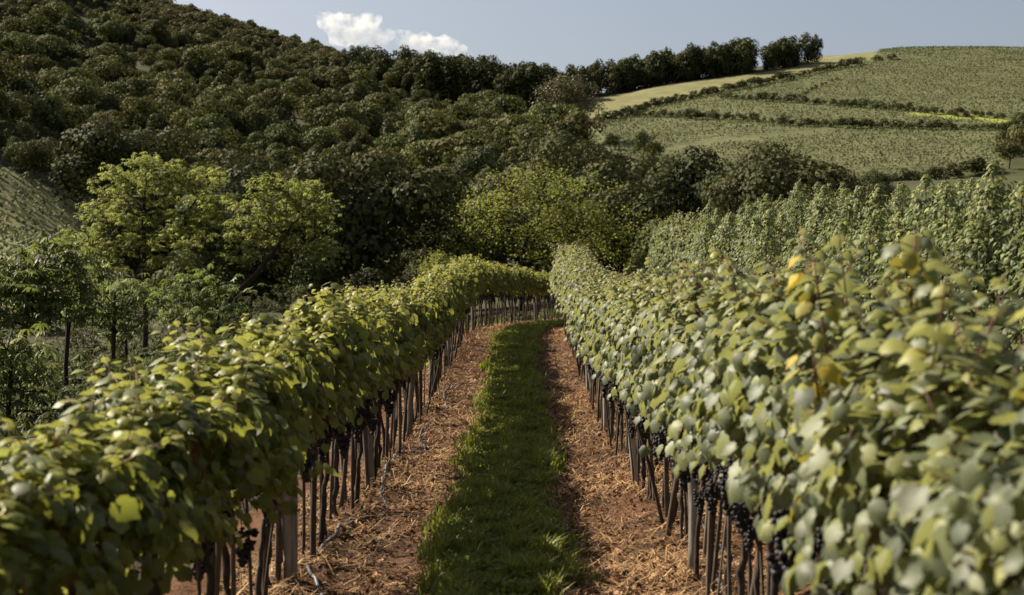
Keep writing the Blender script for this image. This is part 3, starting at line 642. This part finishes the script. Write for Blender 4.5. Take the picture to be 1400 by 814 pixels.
def px_tree(name, label, cat, base_px, D, trunk_px, lobes_px, n_attr, n_ros, ros, mat, tmpl, leaves_per, step=.35, rtrunk=.1, rtip=.014, seed=0, zbase=None, group=None, depthk=.9, leafaspect=1.0):
    """tree laid out at distance D; lobes are (px, py, half width px, half height px)"""
    r = np.random.default_rng(seed); mat = 'understory' if name == 'understory_bush' else 'rosette_shade' if mat == 'rosette' and seed > 2 else mat; b = world(base_px[0], base_px[1], D); b[2] = float(H(b[0], b[1]))-.05
    root = empty(name, b); k = D/FPX
    tr = [np.zeros(3)]+[world(p[0], p[1], D+(p[2] if len(p) > 2 else 0))-b for p in trunk_px]
    fine = [tr[0]]
    for a, c in zip(tr[:-1], tr[1:]):
        m = max(1, int(np.linalg.norm(c-a)/step))
        for j in range(1, m+1): fine.append(a+(c-a)*j/m+(r.normal(0, .012, 3) if j < m else 0))
    lobes = []
    for l in lobes_px:
        off = (l[4] if len(l) > 4 else r.uniform(-.5, .5))*l[2]*k
        c = world(l[0], l[1], D+off)-b; lobes.append((*c, l[2]*k, l[2]*k*depthk, l[3]*k))
    A = lobes_points(lobes, n_attr, r, .85); A = A + np.array([0, 0, 1.])*0
    nodes, par = grow(b, fine, A, step, r)
    link('trunk', limb_geo(nodes, par, rtip, rtrunk).mesh('trunk', True), M['bark'], root)
    # rosettes at attractors and around them
    idx = r.integers(0, n_attr, n_ros); C = A[idx]+r.normal(0, 1, (n_ros, 3))*ros*np.array([1.1, 1.1, .55]); C[:n_attr] = A[:min(n_attr, n_ros)]
    cen = np.array([l[:3] for l in lobes]).mean(0)
    if tmpl is LANCE:
        m = leaves_per; a = (np.arange(m)*6.283/m)[None]+r.random((n_ros, 1))*6.28+r.normal(0, .15, (n_ros, m))
        d = np.stack([np.cos(a), np.sin(a), np.zeros_like(a)], 2).reshape(-1, 3); P = np.repeat(C, m, 0)
        tilt = np.repeat(r.normal(0, .28, (n_ros, 3)), m, 0); N = np.array([0, 0, 1.])+d*.45+tilt; T = d+np.array([0, 0, -.35])+tilt*.6
        sz = ros*r.uniform(.75, 1.2, len(P)); ti = np.repeat(r.random(n_ros)*.75, m)+.25*r.random(len(P))
    else:
        m = leaves_per; P = np.repeat(C, m, 0)+r.normal(0, ros*.8, (n_ros*m, 3)); N = r.normal(0, .55, P.shape)+np.array([0, 0, .8])+unit(P-cen)*.35
        T = r.normal(0, 1, P.shape)+np.array([0, 0, -.3]); sz = ros*leafaspect*r.uniform(.6, 1.2, len(P)); ti = np.repeat(r.random(n_ros)*.7, m)+.3*r.random(len(P))
    V, F, t = leaves(P, N, T, sz, np.clip(ti, 0, 1), *tmpl)
    link('crown', mesh_np('crown', V, F, t, False), M[mat], root)
    tag(root, label, cat, group); return root

px_tree('broadleaf_tree', 'tallest rounded light green tree with a straight dark trunk left of the vines', 'tree', (199, 505), 44,
        [(199, 440), (198, 380), (196, 330), (197, 290), (200, 255)],
        [(185, 228, 34, 18), (215, 226, 30, 16), (155, 250, 32, 18), (205, 258, 40, 20), (245, 245, 26, 16), (285, 248, 34, 22), (300, 275, 24, 18), (262, 285, 34, 18), (140, 285, 34, 18), (178, 292, 36, 18), (225, 300, 36, 18), (118, 318, 32, 18), (155, 330, 34, 16), (200, 335, 34, 16), (245, 325, 34, 16), (285, 310, 26, 16), (110, 350, 24, 12), (150, 362, 32, 12), (235, 358, 34, 12)],
        260, 3000, .125, 'rosette', LANCE, 7, rtrunk=.095, seed=1)
px_tree('broadleaf_tree', 'light green tree leaning right on a slanted forked trunk behind the left row', 'tree', (285, 490), 42,
        [(292, 455), (318, 405), (350, 375), (378, 340), (400, 305)],
        [(372, 258, 34, 18), (405, 258, 32, 18), (432, 280, 28, 22), (350, 285, 30, 18), (392, 290, 36, 18), (440, 310, 22, 18), (335, 315, 28, 16), (375, 320, 32, 16), (415, 330, 30, 16), (328, 345, 26, 14), (435, 345, 22, 14)],
        170, 2100, .12, 'rosette', LANCE, 7, rtrunk=.075, seed=2)
px_tree('broadleaf_tree', 'green tree with drooping leaf whorls at the left edge of the frame', 'tree', (28, 580), 27,
        [(30, 520), (34, 450), (40, 400), (48, 370)],
        [(45, 350, 42, 22), (20, 385, 42, 28), (75, 385, 38, 28), (30, 420, 48, 30), (95, 350, 26, 22)],
        95, 420, .22, 'rosette', LANCE, 7, rtrunk=.055, seed=3)
px_tree('slender_tree', 'slender young tree with a thin bare trunk between the left edge tree and tallest tree', 'tree', (92, 560), 30,
        [(90, 500), (94, 440), (98, 390), (105, 360)],
        [(105, 345, 30, 18), (90, 385, 34, 20), (125, 375, 28, 20), (100, 420, 30, 18)],
        60, 230, .2, 'rosette', LANCE, 7, rtrunk=.05, seed=4)
px_tree('slender_tree', 'small tree with a flat topped crown in front of the tallest tree trunk', 'tree', (155, 540), 34,
        [(155, 480), (156, 430), (158, 400)],
        [(160, 392, 42, 16), (130, 415, 36, 20), (190, 418, 34, 20), (160, 445, 40, 18)],
        70, 280, .2, 'rosette', LANCE, 7, rtrunk=.055, seed=5)
px_tree('slender_tree', 'thin dark trunk tree with small leaf tufts right of the flat topped small tree', 'tree', (172, 530), 36,
        [(172, 470), (174, 420), (176, 395)], [(176, 385, 26, 14), (160, 405, 20, 12), (192, 402, 22, 14)],
        26, 90, .19, 'rosette', LANCE, 7, rtrunk=.06, seed=6)
px_tree('bushy_tree', 'bushy small tree with forking stems under the leaning tree', 'tree', (285, 500), 38,
        [(294, 460), (300, 430), (305, 410)],
        [(270, 390, 40, 24), (315, 400, 34, 24), (240, 420, 34, 22), (290, 430, 44, 22)],
        85, 330, .18, 'rosette', LANCE, 7, rtrunk=.05, seed=7)
px_tree('low_tree', 'low bright green tree spreading over the shaded bottom of the left edge', 'tree', (12, 620), 22,
        [(12, 560), (14, 520), (16, 490)], [(5, 470, 40, 20), (30, 500, 38, 22), (-10, 520, 36, 26), (40, 540, 30, 20)],
        50, 180, .2, 'rosette', LANCE, 7, rtrunk=.04, seed=8)
for k, (bx, by, D, wpx, hpx) in enumerate(((60, 590, 26, 42, 22), (118, 560, 30, 40, 24), (150, 545, 30, 34, 20), (205, 520, 36, 44, 24), (245, 500, 38, 40, 22), (230, 470, 50, 46, 22), (330, 480, 44, 42, 20), (120, 500, 48, 50, 24), (380, 460, 52, 44, 22), (50, 520, 44, 46, 26), (340, 430, 60, 46, 30), (400, 420, 66, 40, 30), (20, 500, 52, 50, 30), (80, 480, 56, 50, 28), (160, 470, 56, 54, 28), (30, 460, 62, 50, 26), (100, 450, 64, 50, 26), (180, 440, 62, 50, 26), (260, 440, 60, 50, 26), (300, 460, 50, 46, 24), (60, 540, 38, 40, 22), (20, 560, 34, 44, 24), (180, 500, 44, 44, 24), (225, 495, 42, 40, 22), (90, 600, 24, 40, 22), (140, 575, 27, 38, 22), (10, 610, 24, 40, 22), (185, 545, 32, 36, 20), (330, 450, 56, 46, 26), (130, 460, 48, 46, 24), (20, 640, 17, 44, 26), (70, 610, 20, 44, 24), (115, 590, 22, 40, 22), (150, 570, 25, 40, 22), (40, 590, 23, 44, 22), (200, 540, 29, 38, 20), (5, 580, 28, 44, 22), (95, 545, 33, 40, 20))):
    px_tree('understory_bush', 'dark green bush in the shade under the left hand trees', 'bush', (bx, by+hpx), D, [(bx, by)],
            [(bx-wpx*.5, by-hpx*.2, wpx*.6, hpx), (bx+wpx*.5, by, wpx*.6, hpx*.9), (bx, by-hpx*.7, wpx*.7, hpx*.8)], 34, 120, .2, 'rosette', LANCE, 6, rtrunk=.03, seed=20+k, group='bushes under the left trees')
px_tree('feathery_tree', 'large spreading feathery light green tree with many stems beyond the end of the path', 'tree', (715, 425), 125,
        [(712, 385), (715, 350), (722, 315)],
        [(745, 250, 55, 24), (690, 262, 44, 26), (800, 268, 44, 28), (655, 300, 42, 30), (845, 300, 36, 28), (720, 295, 66, 34), (785, 310, 60, 30), (640, 330, 34, 22), (690, 335, 60, 24), (830, 335, 44, 22), (770, 345, 50, 18)],
        260, 1750, .40, 'feather', QUAD, 6, step=.9, rtrunk=.28, rtip=.024, seed=40, leafaspect=.62)
px_tree('feathery_tree', 'small bright yellow green tree at the left foot of the large feathery tree', 'tree', (602, 430), 112,
        [(602, 400), (603, 380)], [(602, 362, 24, 15), (620, 375, 20, 13), (590, 378, 18, 12)], 40, 420, .3, 'feather', QUAD, 6, step=.7, rtrunk=.09, rtip=.01, seed=41, leafaspect=.6)
px_tree('sparse_tree', 'lone brownish sparse tree at the lower left tip of the hill field', 'tree', (775, 182), 440,
        [(775, 165), (776, 150), (778, 138)], [(762, 124, 28, 14), (796, 126, 26, 14), (780, 113, 26, 10), (750, 142, 22, 11), (808, 146, 20, 9), (780, 138, 30, 11)],
        220, 900, .95, 'dry', QUAD, 4, step=2.2, rtrunk=.38, rtip=.05, seed=42, leafaspect=.7)

# low undergrowth, added so its dark leaves stand in for tree shade
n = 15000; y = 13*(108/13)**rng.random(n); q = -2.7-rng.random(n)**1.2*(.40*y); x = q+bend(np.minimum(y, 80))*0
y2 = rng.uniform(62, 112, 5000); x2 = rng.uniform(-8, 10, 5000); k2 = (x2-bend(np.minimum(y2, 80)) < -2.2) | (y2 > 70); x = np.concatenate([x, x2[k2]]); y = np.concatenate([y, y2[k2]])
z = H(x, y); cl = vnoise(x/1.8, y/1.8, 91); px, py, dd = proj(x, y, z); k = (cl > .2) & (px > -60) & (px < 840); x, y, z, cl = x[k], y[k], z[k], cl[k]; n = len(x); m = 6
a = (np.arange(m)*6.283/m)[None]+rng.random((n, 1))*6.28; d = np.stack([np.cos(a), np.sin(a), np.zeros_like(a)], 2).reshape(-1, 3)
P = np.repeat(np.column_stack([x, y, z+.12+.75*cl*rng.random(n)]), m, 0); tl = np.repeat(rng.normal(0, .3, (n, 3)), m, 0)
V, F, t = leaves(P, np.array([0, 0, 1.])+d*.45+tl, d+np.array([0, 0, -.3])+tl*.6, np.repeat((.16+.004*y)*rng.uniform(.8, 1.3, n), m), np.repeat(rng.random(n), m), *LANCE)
tag(link('undergrowth', mesh_np('undergrowth', V, F, t), M['understory']), 'dark leafy undergrowth added to darken the ground left of the vines', 'undergrowth', kind='stuff')

# forest crowns
def crown_arrays(seed, n, leaf, Hh=10., Wd=9.6, tall=1.0, lo=.26, hi=.8, nl=10):
    r = np.random.default_rng(seed); lob = [(0, 0, Hh*.62, Wd*.32, Wd*.32, Hh*.30)]
    for k in range(nl):
        a = k*2.4+r.normal(0, .3); rad = Wd*.30*r.uniform(.4, 1.5); s = r.uniform(.10, .29)
        lob.append((rad*math.cos(a), rad*math.sin(a), Hh*r.uniform(lo, hi), Wd*s, Wd*s, Wd*s*r.uniform(.7, 1.0)*tall))
    lob.append((r.normal(0, .6), r.normal(0, .6), Hh*.84, Wd*.2, Wd*.2, Hh*.14*tall))
    L = np.array(lob); ar = (L[:, 3]*L[:, 5])**.8; k = r.choice(len(L), n, p=ar/ar.sum()); L = L[k]
    d = unit(r.normal(0, 1, (n, 3))+np.array([0, 0, .35])); rad = np.where(r.random(n) < .8, r.uniform(.82, 1.08, n), r.random(n)**.5)
    P = L[:, :3]+d*rad[:, None]*L[:, 3:6]; N = d+r.normal(0, .28, (n, 3)); T = r.normal(0, 1, (n, 3))
    ti = np.clip(.35*r.random(len(lob))[k]+.65*r.random(n), 0, 1)
    return leaves(P, N, T, leaf*r.uniform(.6, 1.25, n), ti, *QUAD)
def ftrunk(seed, Hh=10.):
    r = np.random.default_rng(seed); G = Geo(); m = 6; u = np.linspace(0, 1, m)
    pts = np.column_stack([np.cumsum(r.normal(0, .12, m)), np.cumsum(r.normal(0, .12, m)), -1+u*(Hh*.62+1)]); G.add(*tube(pts, np.linspace(.28, .1, m), 6))
    for k in range(5):
        a = k*1.4+r.random(); b = pts[3]; e = b+np.array([math.cos(a)*2.4, math.sin(a)*2.4, r.uniform(1.2, 2.8)]); G.add(*tube([b, (b+e)/2+np.array([0, 0, -.2]), e], [.12, .08, .04], 5))
    return G.mesh('trunk', True)
def crown_me(seed, n, leaf, mat, **kw):
    V, F, t = crown_arrays(seed, n, leaf, **kw); me = mesh_np('crown', V, F, t); me.materials.append(M[mat]); return me
NEARC = [crown_me(700+k, 5200, .40, ('forest', 'ridge', 'ridge')[k % 3], nl=10+k, Wd=(8.5, 11, 9.5, 7.5, 10.5, 9)[k], lo=(.2, .42, .3, .15, .36, .25)[k], tall=(1, .75, 1.1, 1.3, .8, .95)[k]) for k in range(6)]
MIDC = [crown_me(720+k, 1900, .66, ('forest', 'forest', 'forest_pale', 'ridge')[k % 4], nl=8+k, Wd=(8.5, 11.5, 9.5, 7, 10.5, 9, 12, 8)[k], lo=(.2, .42, .3, .12, .36, .25, .4, .3)[k], tall=(1, .7, 1.1, 1.4, .8, .95, .65, 1.2)[k]) for k in range(8)]
VALC = [crown_me(710+k, 5200, .36, 'ridge', nl=14) for k in range(3)]
RIDGEC = [crown_me(740+k, 1800, .62, 'ridge', Wd=7, tall=1.2, lo=.03, nl=22) for k in range(6)]
SHRUBC = [crown_me(760+k, 420, 1.15, 'ridge', lo=.12, nl=14) for k in range(5)]
LOWA = [crown_arrays(780+k, 560, 1.1, nl=8+k, Wd=(8.5, 11.5, 9.5, 7, 10.5, 9, 12, 8)[k], lo=(.2, .42, .3, .12, .36, .25, .4, .3)[k], tall=(1, .7, 1.1, 1.4, .8, .95, .65, 1.2)[k]) for k in range(8)]
FTR = [ftrunk(800+k) for k in range(4)]
def tree_thing(name, meshes, x, y, s, sx, label, cat, group, trunk=True, z=None):
    root = empty(name, (x, y, float(H(x, y)) if z is None else z), rr.random()*6.28); root.scale = (s*sx, s*sx*rr.uniform(.88, 1.12), s)
    link('crown', rr.choice(meshes), None, root)
    if trunk: link('trunk', rr.choice(FTR), M['bark'], root)
    return tag(root, label, cat, group)

# scatter the forest over the hill
fx, fy, fs = [], [], []
yy = 62.0
while yy < 735:
    sp = (6.3 if yy > 118 else 3.0)+yy*.0042
    for xx in np.arange(-.46*yy-20, .42*yy+20, sp):
        fx.append(xx+rng.uniform(-.42, .42)*sp); fy.append(yy+rng.uniform(-.42, .42)*sp)
    yy += sp
yy = 470.0
while yy < 760:
    for xx in np.arange(-.46*yy-20, -.02*yy, 4.2):
        fx.append(xx+rng.uniform(-1.8, 1.8)); fy.append(yy+rng.uniform(-1.8, 1.8)+1000)
    yy += 4.2
fx = np.array(fx); fy = np.array(fy); fine_ = fy > 1000; fy = np.where(fine_, fy-1000, fy); fz = H(fx, fy); px, py, dd = proj(fx, fy, fz)
BR = [(480,100),(600,118),(700,138),(730,163),(760,195),(800,228),(840,268),(1160,285),(1215,275),(1215,430),(-400,480),(-400,-400),(180,-400),(200,-5),(330,25),(400,50)]
ok = inpoly(px, py, BR) & ~inpoly(px, py, FIELD) & ~((px < 130) & (fy > 120) & (fy < 300) & inpoly(px, py, LFIELD))
ok &= ~((px < 185) & (fy < 232) & (fy > 138))
ok &= ~((fy < 118) & (px > 560))                       # keeps the left field open
ok &= ~((np.hypot(fx-world(720,0,125)[0], fy-125) < 11))
scrub = ok & ((inpoly(px, py, [(130,-40),(160,30),(230,66),(320,100),(400,124),(450,130),(540,112),(440,60),(300,10)])) | inpoly(px, py, [(-40,0),(60,-10),(90,20),(20,60),(-40,60)]) | inpoly(px, py, [(20,225),(120,215),(165,260),(130,290),(80,268)]))
ok &= ~(fine_ & ~scrub)
fs = .5+1.0*rng.random(len(fx))**1.8*np.where(scrub, np.where(fine_, .24, .36), 1)*(1+.3*(vnoise(fx/40, fy/40, 61)-.5)+.75*(vnoise(fx/13, fy/13, 62)-.5))
fs *= np.where(fy < 118, np.where(px < 190, .3, .5), 1)*np.where((fy >= 118) & (fy < 140) & (px < 190), .3, 1)
fs *= np.where((px > 520) & (px < 740) & (py > 132) & (py < 172), .55, 1)
fs *= np.where((px > 830) & (py > 225), .86, 1)*np.where((px > 1000) & (py > 225), .88, 1)*np.where((px > 1130) & (py > 225), .6, 1)
gap = vnoise(fx/16, fy/16, 63) > .9
ok &= ~gap
I = np.where(ok)[0]; I = I[np.argsort(fy[I])]
hor = np.full(320, 420.0); vis = np.zeros(len(fx)); 
for i in I:                                            # what shows above the crowns in front
    top = py[i]-FPX*fs[i]*9.4/dd[i]; hw = FPX*fs[i]*3.6/dd[i]; a, b = int((px[i]-hw)/5)+10, int((px[i]+hw)/5)+11
    if b <= 0 or a >= 320: continue
    sg = hor[max(a, 0):b]; e = np.maximum(sg-top, 0).mean()
    vis[i] = e*hw*2 if -30 < px[i] < 1430 else 0; hor[max(a, 0):b] = np.minimum(sg, top+2)
order = I[np.argsort(-vis[I])]; order = order[~scrub[order]]
chosen = set(order[:290].tolist()); V_, F_, T_, n0 = [], [], [], 0; VS, FS, TS, n1 = [], [], [], 0
for i in I:
    if i in chosen:
        D = fy[i]; reg = 'on the valley floor below the hill' if D < 210 else ('on the lower forested slope' if D < 400 else 'high on the forested hill')
        if px[i] > 850 and D < 320: reg = 'in the dark tree line below the striped fields'
        tree_thing('forest_tree', VALC if D < 118 else NEARC if D < 330 else MIDC, fx[i], fy[i], fs[i], rr.uniform(.85, 1.15), 'dark green rounded broadleaf tree '+reg, 'tree', 'forest trees '+reg, trunk=True, z=fz[i])
    else:
        if vis[i] <= 0 and not scrub[i] and rr.random() < .6: continue
        v, f, t = LOWA[rr.randrange(8)]; a = rr.random()*6.28; c, s = math.cos(a)*fs[i]*rr.uniform(.9, 1.2), math.sin(a)*fs[i]
        c_, s_ = math.cos(a), math.sin(a)
        W = np.column_stack([v[:, 0]*c_-v[:, 1]*s_, v[:, 0]*s_+v[:, 1]*c_, v[:, 2]])*fs[i]+np.array([fx[i], fy[i], fz[i]-.3])
        t = np.clip(t*.7+.75*(rr.random()**1.5-.28), 0, 1)
        if scrub[i]: VS.append(W); FS.append(f+n1); TS.append(t); n1 += len(v)
        else: V_.append(W); F_.append(f+n0); T_.append(t); n0 += len(v)
tag(link('forest', mesh_np('forest', np.concatenate(V_), np.concatenate(F_), np.concatenate(T_)), M['forest']), 'close packed dark green forest covering the hill slope', 'forest', kind='stuff')
if VS: tag(link('scrub', mesh_np('scrub', np.concatenate(VS), np.concatenate(FS), np.concatenate(TS)), M['scrub']), 'low scrub covering the open upper shoulder of the hill', 'scrub', kind='stuff')

# tall dark trees on the ridge
def ground_hit(px_, py_, D0, D1):
    for D in np.arange(D0, D1, 2.0):
        w_ = world(px_, py_, D)
        if H(w_[0], w_[1]) >= w_[2]: return w_
    return world(px_, py_, D1)
RL = [(480,92,.7),(560,130,1.3),(640,143,1.5),(700,147,1.3),(745,147,1.25),(800,134,1.05),(900,117,1.15),(1000,103,1.15),(1040,97,1.05),(1075,93,.95),(1102,90,.95)]
ridge = []
for (a, b, s0), (c, d, s1) in zip(RL[:-1], RL[1:]):
    m = max(2, int((c-a)/9))
    for k in range(m):
        f = k/m; ridge.append((a+(c-a)*f+rr.uniform(-4, 4), b+(d-b)*f, s0+(s1-s0)*f))
for (x_, y_, s) in ridge:
    D = 560+.12*abs(x_-700)+(30 if x_ > 750 else 0)
    w_ = ground_hit(x_, y_, 480, 690)
    for q_ in range(2):
        tree_thing('ridge_tree', RIDGEC, w_[0]+rr.uniform(-4, 4), w_[1]+q_*9+rr.uniform(-2, 2), s*1.22*rr.uniform(.8, 1.18), rr.uniform(.8, 1.0),
               'tall dark tree in the line along the ridge against the sky' if x_ < 1060 else 'dark tree near the right end of the ridge tree line', 'tree', 'trees along the ridge' if x_ < 1060 else 'end trees of the ridge line')
w_ = ground_hit(1105, 87, 560, 705)
tree_thing('ridge_tree', RIDGEC, w_[0], w_[1], 1.4, .85, 'tall dark double crowned tree at the right end of the ridge tree line', 'tree', None)
tree_thing('ridge_tree', RIDGEC, w_[0]+4, w_[1]+2, 1.25, .7, 'slim dark tree leaning on the last tall tree at the ridge end', 'tree', None)
# dark trees at the right frame edge
for x_, y_, s in ((1385, 215, .8), (1398, 200, .9), (1412, 222, 1.0), (1378, 196, .6), (1392, 180, .55), (1408, 185, .8), (1380, 232, .7)):
    w_ = ground_hit(x_, y_, 300, 500); tree_thing('edge_tree', MIDC, w_[0], w_[1], s, 1, 'dark bushy tree beside the fields at the right edge of the frame', 'tree', 'trees at the right field edge')
# field hedges
def hedge(pts, gap_, smin, smax, label, grp):
    for (a, b), (c, d) in zip(pts[:-1], pts[1:]):
        m = max(1, int(math.hypot(c-a, (d-b)*2)/gap_))
        for k in range(m):
            f = (k+rr.uniform(-.3, .3))/m; w_ = ground_hit(a+(c-a)*f, b+(d-b)*f, 320, 715)
            tree_thing('field_shrub', SHRUBC, w_[0], w_[1], rr.uniform(smin, smax)*.78, rr.uniform(1.1, 1.6), label, 'shrub', grp, False)
hedge([(812,172),(850,160),(900,146),(988,127),(1106,103),(1184,87)], 6.5, .28, .48, 'dark shrub in the hedge below the pale grass strip on the hill', 'shrubs of the upper hedge')
hedge([(860,160),(900,161),(1000,165),(1084,173),(1230,177),(1372,180)], 9, .22, .44, 'dark shrub in the lowest long hedge across the hill fields', 'shrubs of the lower hedge')
hedge([(988,136),(1092,142),(1202,150),(1250,154),(1305,159),(1378,164)], 9, .2, .45, 'dark shrub in the middle hedge across the hill fields', 'shrubs of the middle hedge')
hedge([(1088,138),(1115,122),(1150,108)], 8, .12, .2, 'small shrub on the short slanting hedge between two upper fields', 'shrubs of the slanting hedge')
hedge([(1222,266),(1290,248),(1376,234)], 11, .25, .6, 'dark bush along the top of the dim meadow below the right hill field', 'bushes above the meadow')
hedge([(1195,84),(1235,81)], 10, .25, .35, 'small dark shrub on the bare hill skyline', 'shrubs on the skyline')
for x_, y_, s in ((880, 215, .75), (895, 222, .55), (835, 205, .5)):
    w_ = ground_hit(x_, y_, 300, 500); tree_thing('field_tree', MIDC, w_[0], w_[1], s, 1, 'dark tree standing in the lower left corner of the hill field', 'tree', 'trees in the field corner')

# crop rows
def crops(poly, excl, y0, y1, x0, x1, rowgap, gap_, hgt, slope, name, label, keepf=.93, pxmax=2000):
    P_ = []
    for yy_ in np.arange(y0, y1, rowgap):
        xs = np.arange(x0, x1, gap_); ys = yy_+slope*(xs-x0)+2.5*np.sin(xs/40); P_.append(np.column_stack([xs+rng.uniform(-.4, .4, len(xs)), ys+rng.uniform(-.25, .25, len(xs))]))
    P_ = np.vstack(P_); z = H(P_[:, 0], P_[:, 1]); px, py, dd = proj(P_[:, 0], P_[:, 1], z)
    k = inpoly(px, py, poly) & (px < 1430) & (px < pxmax) & (px > -40) & (rng.random(len(z)) < keepf)
    for e in excl: k &= ~inpoly(px, py, e)
    P_ = np.column_stack([P_, z])[k]; n = len(P_); m = 4; C = np.repeat(P_, m, 0)+rng.normal(0, 1, (n*m, 3))*np.array([gap_*.4, .3, 0]); C[:, 2] += rng.uniform(.25, 1, n*m)*hgt
    N = rng.normal(0, .6, C.shape)+np.array([0, -.3, .8]); V, F, t = leaves(C, N, rng.normal(0, 1, C.shape), rng.uniform(.5, 1.0, n*m)*gap_*.95, np.clip(np.repeat(vnoise(P_[:, 0]/11, P_[:, 1]/11, 71), m)*.7+.3*rng.random(n*m), 0, 1), *QUAD)
    tag(link(name, mesh_np(name, V, F, t), M['crop']), label, 'crop rows', kind='stuff')
crops(FIELD, [PALE, TRACK, [(900,204),(968,193),(1140,174),(1142,180),(970,200),(900,212)]], 330, 790, -20, 330, 3.6, .8, 1.1, .0, 'crop_rows', 'rows of pale green vines striping the fields on the right hill')
crops(LFIELD, [], 130, 300, -140, -20, 2.6, .9, .9, -.08, 'crop_rows', 'rows of pale green vines on the slope at the left edge', pxmax=130)

# ------------------------------------------------------------------ clouds
def cloud_mat():
    m, t, o = newmat('cloud_vapour'); L = t.links.new
    tc = t.nodes.new('ShaderNodeTexCoord'); n = t.nodes.new('ShaderNodeTexNoise'); n.inputs['Scale'].default_value = .05; n.inputs['Detail'].default_value = 6; n.inputs['Roughness'].default_value = .6
    L(tc.outputs['Object'], n.inputs[0]); mr = t.nodes.new('ShaderNodeMapRange'); mr.inputs[1].default_value = .43; mr.inputs[2].default_value = .8; mr.inputs[3].default_value = 0; mr.inputs[4].default_value = .06
    L(n.outputs[0], mr.inputs[0]); v = t.nodes.new('ShaderNodeVolumePrincipled'); v.inputs['Color'].default_value = (1, 1, 1, 1); v.inputs['Anisotropy'].default_value = .2
    L(mr.outputs[0], v.inputs['Density']); L(v.outputs[0], o.inputs['Volume']); return m
M['cloud'] = cloud_mat()
def cloud(lob, D, label, seed):
    G = Geo(); v, f = ico(); c0 = world(lob[0][0], lob[0][1], D); k = D/FPX
    r = random.Random(seed)
    for (a, b, w_, h_) in lob:
        c = world(a, b, D)-c0; G.add(c+v*np.array([w_*k, w_*k*.8, h_*k])*.8, f)
        for q_ in range(9):
            t = r.random()*6.28; e = r.uniform(-.3, 1); u = r.uniform(.22, .42)
            G.add(c+np.array([math.cos(t)*w_*k*.75, math.sin(t)*w_*k*.5, e*h_*k*.75])+v*np.array([1, 1, .85])*h_*k*u*1.3, f)
    o = link('cloud', G.mesh('cloud', True), M['cloud']); o.location = c0
    md = o.modifiers.new('merge', 'REMESH'); md.mode = 'VOXEL'; md.voxel_size = 6
    tag(o, label, 'cloud'); return o
cloud([(490, 40, 34, 24), (455, 33, 28, 16), (515, 56, 24, 20), (475, 54, 30, 14), (500, 28, 24, 14)], 2600, 'large white cloud puff behind the forested ridge', 1)
cloud([(562, 58, 26, 16), (590, 62, 30, 15), (622, 68, 22, 13), (547, 48, 16, 10), (610, 58, 20, 10)], 2600, 'flatter white cloud just above the ridge trees, right of the larger cloud', 2)
